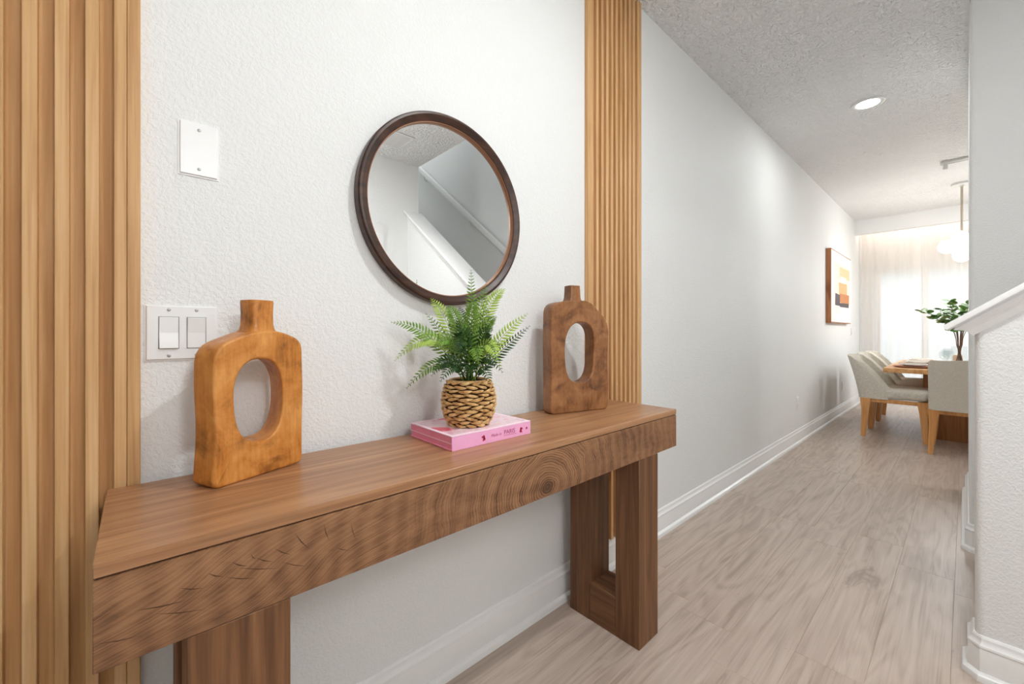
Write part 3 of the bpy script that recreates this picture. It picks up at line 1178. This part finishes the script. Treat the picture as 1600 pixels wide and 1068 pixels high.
def frond(tip, arch, mat, n=19, wmax=.030, base_off=(0, 0)):
    """one pinnate frond from the basket to tip (right, away, up)"""
    p0 = Vector((base_off[0], base_off[1], .112))
    p2 = p0 + RT * tip[0] + FW * tip[1] + Vector((0, 0, tip[2]))
    ctrl = p0 + (p2 - p0) * .38 + Vector((0, 0, arch))
    N_ = 40

    def P(f_):
        return p0.lerp(ctrl, f_).lerp(ctrl.lerp(p2, f_), f_)
    bm = bmesh.new()
    bm_tube(bm, [P(i / 12) for i in range(13)], [.0016 - .0011 * i / 12 for i in range(13)], 5)
    for i in range(n):
        f_ = .20 + .80 * (i / (n - 1)) ** .95
        c = P(min(1, f_))
        d = (P(min(1, f_ + .02)) - P(max(0, f_ - .02))).normalized()
        side = d.cross((FW * -.75 + Vector((0, 0, .65))).normalized())
        side.normalize()
        # turn the blade a little towards the viewer on upright fronds
        up = side.cross(d).normalized()
        g = (f_ - .20) / .80
        Lf = 1.15 * wmax * min(1, .45 + 1.9 * g) * (1 - g ** 2.2) + .0045
        for sg in (1, -1):
            dirv = (side * sg * .86 + d * .50 + up * rr_.uniform(-.12, .18)).normalized()
            wv = d.cross(up * -1).cross(up)
            wv = (d - dirv * d.dot(dirv)).normalized()
            w = min(.0036, Lf * .17)
            a = c
            m1_ = c + dirv * Lf * .35 + up * .0015
            m2_ = c + dirv * Lf * .72
            e_ = c + dirv * Lf * 1.0 - up * Lf * .10 + d * Lf * .10
            v = [bm.verts.new(q) for q in (a, m1_ + wv * w, m1_ - wv * w * .8, m2_ + wv * w * .75, m2_ - wv * w * .6, e_, m1_ + up * .0009, m2_ + up * .0006)]
            for fc_ in ((0, 6, 1), (0, 2, 6), (1, 6, 7, 3), (6, 2, 4, 7), (3, 7, 5), (7, 4, 5)):
                bm.faces.new([v[q] for q in fc_])
    me = bpy.data.meshes.new('frond')
    bm.to_mesh(me); bm.free()
    link('frond', me, mat, fern)


fr_list = [((-.005, .02, .325), .06, 'leaf_b', 24, .020), ((.105, .01, .270), .14, 'leaf_c', 22, .030), ((.045, .03, .285), .08, 'leaf_b', 20, .028),
           ((-.100, .03, .245), .10, 'leaf_c', 20, .027), ((-.200, -.02, .175), .10, 'leaf_b', 22, .026), ((-.203, -.04, .070), .19, 'leaf_c', 24, .030),
           ((-.170, -.05, -.005), .13, 'leaf_b', 20, .024), ((.160, .02, .200), .05, 'leaf_c', 20, .026), ((.165, .05, .165), .02, 'leaf_a', 20, .022),
           ((.075, -.09, .060), .17, 'leaf_c', 20, .026), ((-.075, .06, .180), .10, 'leaf_a', 18, .026), ((-.055, -.02, .220), .10, 'leaf_b', 20, .028),
           ((.020, -.03, .230), .10, 'leaf_b', 20, .030), ((.085, -.02, .190), .10, 'leaf_b', 20, .028), ((.060, .06, .220), .08, 'leaf_a', 18, .028),
           ((-.09, -.07, .10), .15, 'leaf_b', 18, .026), ((-.04, -.10, .09), .15, 'leaf_a', 18, .026), ((.03, -.11, .06), .15, 'leaf_b', 18, .026),
           ((.10, -.05, .04), .12, 'leaf_a', 16, .024), ((-.09, -.04, .03), .11, 'leaf_a', 16, .024), ((-.02, -.06, .15), .12, 'leaf_a', 18, .028),
           ((.05, -.05, .15), .12, 'leaf_a', 18, .028), ((.09, .03, .11), .10, 'leaf_a', 16, .026), ((-.10, .02, .12), .10, 'leaf_a', 16, .026),
           ((-.03, .05, .22), .08, 'leaf_a', 18, .026), ((.015, .0, .14), .08, 'leaf_a', 16, .03), ((-.06, -.08, .02), .09, 'leaf_a', 14, .022),
           ((.05, -.085, .01), .09, 'leaf_a', 14, .022), ((-.12, .04, .20), .05, 'leaf_b', 16, .02), ((.0, -.08, .03), .09, 'leaf_a', 14, .024)]
for tip, arch, mt, n_, wm in fr_list:
    frond(tip, arch, mt, n_, wm, (rr_.uniform(-.015, .015), rr_.uniform(-.015, .015)))

# ------------------------------------------------------------------ round mirror
mr = thing('round_mirror', 'round wall mirror in a dark walnut frame above the fern', 'mirror', (.737, WY, 1.483))
mr.rotation_euler = (R(90), 0, 0)      # lathe axis z -> out of the wall
MRR = .2985
link('frame', lathe_mesh('frame', [(MRR - .028, .0005), (MRR - .001, .0005), (MRR, .004), (MRR, .028), (MRR - .004, .033), (MRR - .010, .034), (MRR - .018, .030), (MRR - .0235, .026), (MRR - .0265, .025), (MRR - .028, .022)], 128, True), 'walnut', mr)
link('inner_lip', lathe_mesh('inner_lip', [(MRR - .0283, .012), (MRR - .0278, .0225), (MRR - .0298, .0225), (MRR - .0315, .012)], 128, True), 'copper', mr)
link('mirror_glass', lathe_mesh('mirror_glass', [(0, .006), (MRR - .0285, .006), (MRR - .0285, .0125), (0, .0125)], 128), 'mirror', mr)

# ------------------------------------------------------------------ framed print
AX0, AX1, AZ0, AZ1 = 6.085, 7.33, 1.208, 2.095
ar = thing('framed_print', 'framed abstract print in peach, tan and black on the hall wall', 'picture', ((AX0 + AX1) / 2, WY, AZ0))
aw, ah = (AX1 - AX0) / 2, AZ1 - AZ0
for dm in ((-aw, -aw + .02, -.05, -.001, 0, ah), (aw - .02, aw, -.05, -.001, 0, ah)):
    box('frame_side', dm, 'artframe', ar, bev=.001, seg=1)
for dm in ((-aw + .0201, aw - .0201, -.05, -.001, 0, .02), (-aw + .0201, aw - .0201, -.05, -.001, ah - .02, ah)):
    box('frame_side', dm, 'artframe', ar, bev=.001, seg=1)
M['mat_white'] = plain('print_paper', rgb(240, 238, 234), 0.7, vary=.01)
sheet = box('print_sheet', (-aw + .012, aw - .012, -.0515, -.02, .012, ah - .012), 'mat_white', ar)
for nm, c_ in (('p1', (244, 222, 204)), ('p2', (236, 190, 148)), ('p3', (250, 238, 212)), ('p4', (222, 170, 122)), ('p5', (190, 128, 80)), ('p6', (88, 80, 84)), ('p7', (240, 230, 224))):
    M[nm] = plain('print_colour_' + nm, rgb(*c_), .8, vary=.05)
# (x0, x1, z0, z1) as fractions of the sheet
patches = [('p1', .16, .92, .12, .84), ('p7', .16, .92, .12, .26), ('p2', .40, .92, .66, .80), ('p3', .44, .72, .58, .68), ('p4', .36, .78, .40, .58), ('p5', .40, .88, .29, .42), ('p6', .18, .40, .25, .40), ('p6', .401, .86, .235, .29)]
for i, (nm, a, b, c_, d_) in enumerate(patches):
    bm = bmesh.new()
    xa, xb, za, zb = -aw + 2 * aw * a, -aw + 2 * aw * b, ah * c_, ah * d_
    j = [rr_.uniform(-.012, .012) for _ in range(8)]
    bm_prism(bm, [(xa + j[0], za + j[1]), (xb + j[2], za + j[3]), (xb + j[4], zb + j[5]), (xa + j[6], zb + j[7])], 1, -.0518 - .0002 * i, -.0514)
    link('colour_patch', to_mesh('colour_patch', bm), nm, sheet)

# ------------------------------------------------------------------ ceiling fittings
def downlight(x, y, label, group='recessed ceiling downlights', power=P_DOWN, spread=None):
    t_ = thing('ceiling_downlight', label, 'ceiling light', (x, y, CEIL), group=group)
    link('trim_ring', lathe_mesh('trim_ring', [(.066, 0), (.098, -.0005), (.098, -.004), (.090, -.008), (.070, -.006), (.066, -.003)], 48, True), 'canopy', t_)
    link('lens', lathe_mesh('lens', [(0, -.0015), (.066, -.0015), (.066, -.004), (0, -.005)], 40), 'lens', t_)
    lamp('downlight_beam', 'AREA', (0, 0, -.012), power, size=.13, parent=t_, spread=spread)
    return t_


downlight(3.94, .48, 'lit round recessed light in the hall ceiling', power=2.6)
downlight(5.0, -1.7, 'added unseen fill downlight on the near side of the dining ceiling', power=6)  # made-up lamp out of view, brightens the hall from the dining side
downlight(7.0, -1.9, 'added unseen fill downlight on the window side of the dining ceiling', power=6)  # second invented fill lamp, out of view near the window
downlight(1.10, -.15, 'lit recessed light over the entry, beside the stair wall')

vent = thing('ceiling_vent', 'square white ceiling vent seen in the mirror', 'vent', (1.62, -1.10, CEIL))
for dm in ((-.15, .15, -.15, -.125, -.008, -.0005), (-.15, .15, .125, .15, -.008, -.0005), (-.15, -.125, -.1249, .1249, -.008, -.0005), (.125, .15, -.1249, .1249, -.008, -.0005)):
    box('vent_frame', dm, 'canopy', vent, bev=.002, seg=1)
sm = box_mesh('louvre', -.1245, .1245, -.009, .009, -.001, .001)
for i in range(11):
    link('louvre', sm, 'canopy', vent, loc=(0, -.112 + i * .0224, -.0075), rot=(R(35), 0, 0))
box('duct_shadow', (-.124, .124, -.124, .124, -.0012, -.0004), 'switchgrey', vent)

# track rail on the dining ceiling
tk = thing('ceiling_track', 'thin white track rail across the dining ceiling', 'track', (5.86, .17, CEIL))
for dx in (-.028, .028):
    box('rail', (dx - .008, dx + .008, -1.5, 0, -.022, -.0005), 'canopy', tk, bev=.002, seg=1)
box('rail_bed', (-.0199, .0199, -1.499, -.001, -.012, -.0005), 'canopy', tk)
for y_ in (-.035, -.24, -.8, -1.4):
    link('hanger', lathe_mesh('hanger', [(0, -.075), (.016, -.075), (.018, -.07), (.018, -.015), (0, -.012)], 16), 'canopy', tk, loc=(0, y_, 0))

# globe pendant over the dining table
pn = thing('pendant_light', 'lit pendant with a cluster of opal glass globes over the dining table', 'pendant light', (6.82, .03, CEIL))
link('canopy', lathe_mesh('canopy', [(0, -.0005), (.085, -.0005), (.085, -.022), (.08, -.026), (.02, -.027), (.018, -.04), (0, -.04)], 32), 'canopy', pn)
link('stem', tube_mesh('stem', [(0, 0, -.03), (0, 0, -.62)], .011, 12), 'brass', pn)
link('hub', lathe_mesh('hub', [(0, -.60), (.022, -.61), (.022, -.67), (0, -.68)], 20), 'brass', pn)
gp = [(0, 0, -.58 + .02)]
GR = .074
cz = -.70
gs = lathe_mesh('globe', [(0, -GR)] + [(GR * math.cos(R(a)), GR * math.sin(R(a))) for a in range(-80, 81, 10)] + [(0, GR)], 28)
for i, (gx, gy, gz) in enumerate([(-.02, .115, cz), (.04, -.112, cz), (.105, .03, cz - .01), (-.10, -.035, cz), (0, 0, cz - .105), (0, .015, cz + .09)]):
    link('globe', gs, 'globe', pn, loc=(gx, gy, gz))
    dv = Vector((gx, gy, gz - cz)).normalized()
    link('arm', tube_mesh('arm', [(0, 0, cz + .04), Vector((gx, gy, gz)) * .75 + Vector((0, 0, cz)) * .25], .006, 8), 'brass', pn)
lamp('pendant_glow', 'POINT', (6.82, .03, CEIL - .95), P_PEND * 6, size=.2)

# unseen globe lamp added behind the photographer to fill the entry with light
ep = thing('added_fill_globe', 'made-up opal globe lamp added behind the camera to fill the entry', 'pendant light', (.30, -.95, CEIL))
link('canopy', lathe_mesh('canopy', [(0, -.0005), (.07, -.0005), (.07, -.02), (.015, -.03), (0, -.03)], 28), 'canopy', ep)
link('stem', tube_mesh('stem', [(0, 0, -.02), (0, 0, -.42)], .008, 10), 'brass', ep)
link('globe', lathe_mesh('globe', [(0, -.70)] + [(.15 * math.cos(R(a)), -.55 + .15 * math.sin(R(a))) for a in range(-80, 81, 10)] + [(0, -.40)], 32), 'globe', ep)
lamp('fill_globe_glow', 'POINT', (.30, -.95, CEIL - .86), P_GLOBE, size=.16)

# unseen lamp added atop the stairwell to lighten its upper walls
sl = thing('added_landing_fill', 'added unseen fill light at the top of the stairwell', 'ceiling light', (2.6, -2.9, UP))
link('base', lathe_mesh('base', [(0, -.0005), (.16, -.0005), (.16, -.03), (.0, -.03)], 32), 'canopy', sl)
link('diffuser', lathe_mesh('diffuser', [(.145, -.031), (.14, -.06), (.11, -.085), (.06, -.098), (0, -.10)], 32), 'globe', sl)
lamp('landing_fill_glow', 'AREA', (2.6, -2.9, UP - .12), P_STAIR, size=.28)

# led strip on the back of the soffit
ls = thing('led_strip', 'warm light strip glowing behind the soffit', 'light strip', (8.112, 0, 2.60))
box('channel', (-.011, .001, DY + .05, WY - .05, -.012, .012), 'canopy', ls)
box('diffuser', (.0012, .006, DY + .05, WY - .05, -.008, .008), 'led', ls)
lamp('strip_glow', 'AREA', (8.125, (DY + WY) / 2, 2.60), P_COVE, col=(1, .88, .76), size=.02, size_y=WY - DY - .1, rot=(0, R(-60), 0))

po = lamp('door_portal', 'AREA', (WX + .11, (GY0 + GY1) / 2, GZ / 2), 1, size=GZ, size_y=GY1 - GY0, rot=(0, R(90), 0))
po.data.cycles.is_portal = True

# ------------------------------------------------------------------ sheer curtains
def curtain(y0, y1, label, seed):
    r_ = random.Random(seed)
    t_ = thing('sheer_curtain', label, 'curtain', (8.27, (y0 + y1) / 2, 0.02), group='sheer curtains')
    bm = bmesh.new()
    n = int((y1 - y0) / .012)
    ph = [r_.uniform(0, 6.28) for _ in range(4)]
    cols = []
    for i in range(n + 1):
        y_ = y0 + (y1 - y0) * i / n - (y0 + y1) / 2
        amp = .020 + .014 * math.sin(y_ * 3.1 + ph[0])
        x_ = amp * math.sin(y_ * 2 * PI / .13 + ph[1] + .8 * math.sin(y_ * 5 + ph[2]))
        col = []
        for zf in range(7):
            z_ = 2.70 * zf / 6
            k_ = 1 - .25 * zf / 6
            col.append(bm.verts.new((x_ * k_, y_ + .004 * math.sin(z_ * 2 + y_ * 9), z_)))
        cols.append(col)
    for a, b in zip(cols, cols[1:]):
        for j in range(6):
            bm.faces.new((a[j], b[j], b[j + 1], a[j + 1]))
    link('voile', to_mesh('voile', bm, True), 'sheer', t_)
    link('curtain_rail', tube_mesh('curtain_rail', [(0, y0 - (y0 + y1) / 2, 2.715), (0, y1 - (y0 + y1) / 2, 2.715)], .01, 8), 'canopy', t_)


curtain(.425, 1.10, 'white sheer curtain panel against the long wall corner', 1)
curtain(-.62, .405, 'white sheer curtain panel behind the globe pendant', 4)
curtain(-2.1, -.64, 'white sheer curtain panel on the hidden side of the dining window', 7)

# ------------------------------------------------------------------ dining table
tb = thing('dining_table', 'light oak dining table with a panel base', 'dining table', (5.70, 0, 0))
TH = .728
box('table_top', (0, 1.85, -.575, .575, TH - .045, TH), 'dining', tb, bev=.004)
box('pedestal_panel', (.36, .44, -.30, .30, 0, TH - .0452), 'pedestal', tb, bev=.003)
box('pedestal_panel', (1.40, 1.48, -.30, .30, 0, TH - .0452), 'pedestal', tb, bev=.003)
box('stretcher', (.4402, 1.3998, -.03, .03, .30, .42), 'pedestal', tb, bev=.003)


# ------------------------------------------------------------------ dining chairs (sitter looks to local +y)
def chair_parts():
    out_ = []
    # seat cushion
    bm = bmesh.new()
    foot_ = bullnose_poly(-.245, .245, -.235, .27, .06, (0, 1, 2, 3), 5)
    lev = [(.405, .94), (.412, .985), (.44, 1.0), (.475, 1.0), (.495, .985), (.508, .93), (.513, .80), (.515, .4)]
    rings = []
    for z, k_ in lev:
        rings.append([bm.verts.new((x * k_, .0175 + (y - .0175) * k_, z + .006 * (y > .1))) for x, y in foot_])
    for a, b in zip(rings, rings[1:]):
        for i in range(len(foot_)):
            j = (i + 1) % len(foot_)
            bm.faces.new((a[i], a[j], b[j], b[i]))
    bm.faces.new(rings[0]); bm.faces.new(rings[-1])
    out_.append(('seat', to_mesh('seat', bm, True, 60), 'linen'))
    # wrap-around back shell
    bm = bmesh.new()
    NS, NZ = 24, 10
    T_ = .055

    def shell(s_, f_, inner):
        a = abs(s_)
        ztop = .855 - .012 * a - .34 * max(0, (a - .72) / .28) ** 1.6
        z = .402 + (ztop - .402) * f_
        lean = -.10 * ((z - .40) / .45) ** 1.3
        # plan curve: flat back, corners sweeping forward
        w = .25 - (T_ if inner else 0)
        if a < .62:
            x_ = s_ / .62 * (w - .06); y_ = 0
        else:
            q = (a - .62) / .38
            th = min(1, q / .45)
            if q < .45:
                x_ = math.copysign(w - .06 + .06 * math.sin(th * PI / 2), s_)
                y_ = .06 * (1 - math.cos(th * PI / 2))
            else:
                x_ = math.copysign(w, s_)
                y_ = .06 + (q - .45) / .55 * .17
        return Vector((x_, -.275 + lean + y_ + (T_ if inner and a < .62 else (T_ * .8 if inner else 0)), z))
    so = [[bm.verts.new(shell(-1 + 2 * i / NS, j / NZ, False)) for j in range(NZ + 1)] for i in range(NS + 1)]
    si = [[bm.verts.new(shell(-1 + 2 * i / NS, j / NZ, True)) for j in range(NZ + 1)] for i in range(NS + 1)]
    for i in range(NS):
        for j in range(NZ):
            bm.faces.new((so[i][j], so[i + 1][j], so[i + 1][j + 1], so[i][j + 1]))
            bm.faces.new((si[i + 1][j], si[i][j], si[i][j + 1], si[i + 1][j + 1]))
        bm.faces.new((so[i][NZ], so[i + 1][NZ], si[i + 1][NZ], si[i][NZ]))
        bm.faces.new((so[i + 1][0], so[i][0], si[i][0], si[i + 1][0]))
    for i in (0, NS):
        for j in range(NZ):
            bm.faces.new((so[i][j], so[i][j + 1], si[i][j + 1], si[i][j]))
    rim = [e_ for e_ in bm.edges if e_.calc_face_angle(0) > R(50)]
    bmesh.ops.bevel(bm, geom=rim, offset=.014, segments=3, affect='EDGES')
    out_.append(('backrest', to_mesh('backrest', bm, True, 60), 'linen'))
    # seat frame rails
    for dm in ((-.20, .20, -.235, -.205, .365, .404), (-.20, .20, .21, .24, .365, .404), (-.235, -.205, -.20, .20, .365, .404), (.205, .235, -.20, .20, .365, .404)):
        out_.append(('seat_rail', box_mesh('seat_rail', *dm, bev=.003), 'diningleg'))
    # tapered, splayed legs
    for sx in (-1, 1):
        for sy in (-1, 1):
            bm = bmesh.new()
            rings = []
            for z, cx, cy, w in ((.404, .215, .215, .036), (.365, .215, .215, .034), (.29, .218, .217, .026), (.15, .226, .224, .021), (0, .236, .232, .016)):
                cyy = sy * cy + (.0 if sy < 0 else .005)
                rings.append([bm.verts.new((sx * cx + dx * w, cyy + dy * w * 1.15, z)) for dx, dy in ((-1, -1), (1, -1), (1, 1), (-1, 1))])
            for a, b in zip(rings, rings[1:]):
                for i in range(4):
                    bm.faces.new((a[i], a[(i + 1) % 4], b[(i + 1) % 4], b[i]))
            bm.faces.new(rings[0]); bm.faces.new(rings[-1])
            bmesh.ops.bevel(bm, geom=[e_ for e_ in bm.edges if e_.calc_face_angle(0) > R(50)], offset=.003, segments=2, affect='EDGES')
            out_.append(('leg', to_mesh('leg', bm, True, 40), 'diningleg'))
    return out_


CP = chair_parts()
for x, y, rz, lb in ((5.94, .50, PI, 'oatmeal upholstered dining chair nearest the camera on the wall side of the table'),
                     (6.52, .50, PI, 'oatmeal dining chair in the middle of the row along the wall side'),
                     (7.10, .50, PI, 'oatmeal dining chair farthest along the wall side, next to the curtain'),
                     (5.53, -.02, -PI / 2, 'oatmeal dining chair at the head of the table with its back to the hall')):
    c_ = thing('dining_chair', lb, 'chair', (x, y, 0), rz, 'upholstered dining chairs')
    for nm, me, mt in CP:
        link(nm, me, mt, c_)

# ------------------------------------------------------------------ table setting
charger_me = lathe_mesh('charger_plate', [(0, 0), (.12, 0), (.165, .010), (.168, .014), (.163, .015), (.118, .006), (0, .006)], 40)
plate_me = lathe_mesh('dinner_plate', [(0, 0), (.08, 0), (.085, .004), (.132, .016), (.134, .019), (.130, .020), (.082, .008), (0, .006)], 40)
glass_me = lathe_mesh('wine_glass', [(0, 0), (.035, 0), (.035, .002), (.006, .006), (.004, .012), (.004, .075), (.012, .085), (.034, .105), (.041, .135), (.037, .175), (.0355, .175), (.039, .135), (.032, .107), (.010, .089), (0, .087)], 28)
spots = [(6.0, .36, 'at the wall side place nearest the hall'), (6.55, .36, 'at the middle wall side place'), (7.1, .36, 'at the wall side place next to the curtain'), (5.94, .0, 'at the head place behind the near chair')]
for x, y, wh in spots:
    tag(link('charger_plate', charger_me, 'charger', loc=(x, y, TH)), 'terracotta charger plate ' + wh, 'plate', 'charger plates')
    tag(link('dinner_plate', plate_me, 'ceramic', loc=(x, y, TH + .0155)), 'white dinner plate ' + wh, 'plate', 'dinner plates')
    tag(box('napkin', (-.05, .05, -.09, .09, 0, .012), 'napkin', None, bev=.004, loc=(x, y, TH + .0355), rot=(0, 0, .1)), 'folded cream napkin ' + wh, 'napkin', 'folded napkins')
    dx, dy = (.13, -.20) if y > .2 else (.24, -.20)
    gx, gy = (x + .06, y - .215) if y > .2 else (x + .235, y + .12)
    tag(link('wine_glass', glass_me, 'glass', loc=(gx, gy, TH)), 'clear stemmed wine glass ' + wh, 'glass', 'wine glasses')
    kx, ky = (x + .16, y - .05) if y > .2 else (x - .06, y - .195)
    kn_o = thing('knife', 'dark table knife ' + wh, 'cutlery', (kx + .03, ky, TH), R(90) if y > .2 else 0, 'table knives')
    box('handle', (-.10, -.005, -.008, .008, 0, .008), 'taupe', kn_o, bev=.003)
    box('blade', (-.005, .10, -.007, .006, .002, .005), 'taupe', kn_o, bev=.001, seg=1)
cd = thing('pillar_candle', 'peach pillar candle on the dining table', 'candle', (6.62, .06, TH))
link('wax', lathe_mesh('wax', [(0, 0), (.036, 0), (.037, .004), (.037, .118), (.034, .122), (.02, .118), (0, .117)], 28), 'candle', cd)
link('wick', tube_mesh('wick', [(0, 0, .115), (.001, 0, .132)], .0012, 6), 'taupe', cd)

# eucalyptus branches in a glass vase
ev = thing('glass_vase', 'clear glass vase holding green branches on the dining table', 'vase', (6.36, .045, TH))
link('glass_wall', lathe_mesh('glass_wall', [(0, 0), (.055, 0), (.058, .004), (.060, .22), (.057, .22), (.055, .012), (0, .010)], 32), 'glass', ev)
eb = thing('eucalyptus_branches', 'green round leaved branches standing in the glass vase', 'branches', (6.36, .045, TH + .0125))
er = random.Random(21)
leaf_bm = bmesh.new()
c0 = leaf_bm.verts.new((0, .030, .002))
ringv = [leaf_bm.verts.new((.029 * math.sin(2 * PI * i / 10), .030 - .031 * math.cos(2 * PI * i / 10), -.002 + .004 * abs(math.sin(2 * PI * i / 10)))) for i in range(10)]
for i in range(10):
    leaf_bm.faces.new((c0, ringv[i], ringv[(i + 1) % 10]))
leaf_me = to_mesh('leaf', leaf_bm, True)
for b_ in range(13):
    a = 2 * PI * b_ / 13 + er.uniform(-.3, .3)
    L = er.uniform(.14, .30)
    hgt = er.uniform(.50, .70)
    f0 = Vector((.035 * math.cos(a + 2.5), .035 * math.sin(a + 2.5), 0.002))
    f1 = Vector((.02 * math.cos(a), .02 * math.sin(a), .22))
    f2 = Vector((L * math.cos(a), L * math.sin(a), hgt))
    pts = [f0.lerp(f1, q / 6) if q < 6 else f1 for q in range(7)]
    ctl = f1 + Vector((0, 0, .26))
    pts += [f1.lerp(ctl, q / 8).lerp(ctl.lerp(f2, q / 8), q / 8) for q in range(1, 9)]
    br = link('branch', tube_mesh('branch', pts, [.0042 - .0024 * i / 14 for i in range(15)], 6), 'twig', eb)
    for q in range(9, 15):
        for s_ in range(4):
            p = pts[q] + Vector((er.uniform(-.008, .008), er.uniform(-.008, .008), er.uniform(-.01, .01)))
            link('leaf', leaf_me, 'euc', br, loc=p, rot=(er.uniform(-.6, 1.0), er.uniform(-.6, .6), er.uniform(0, 6.28)))
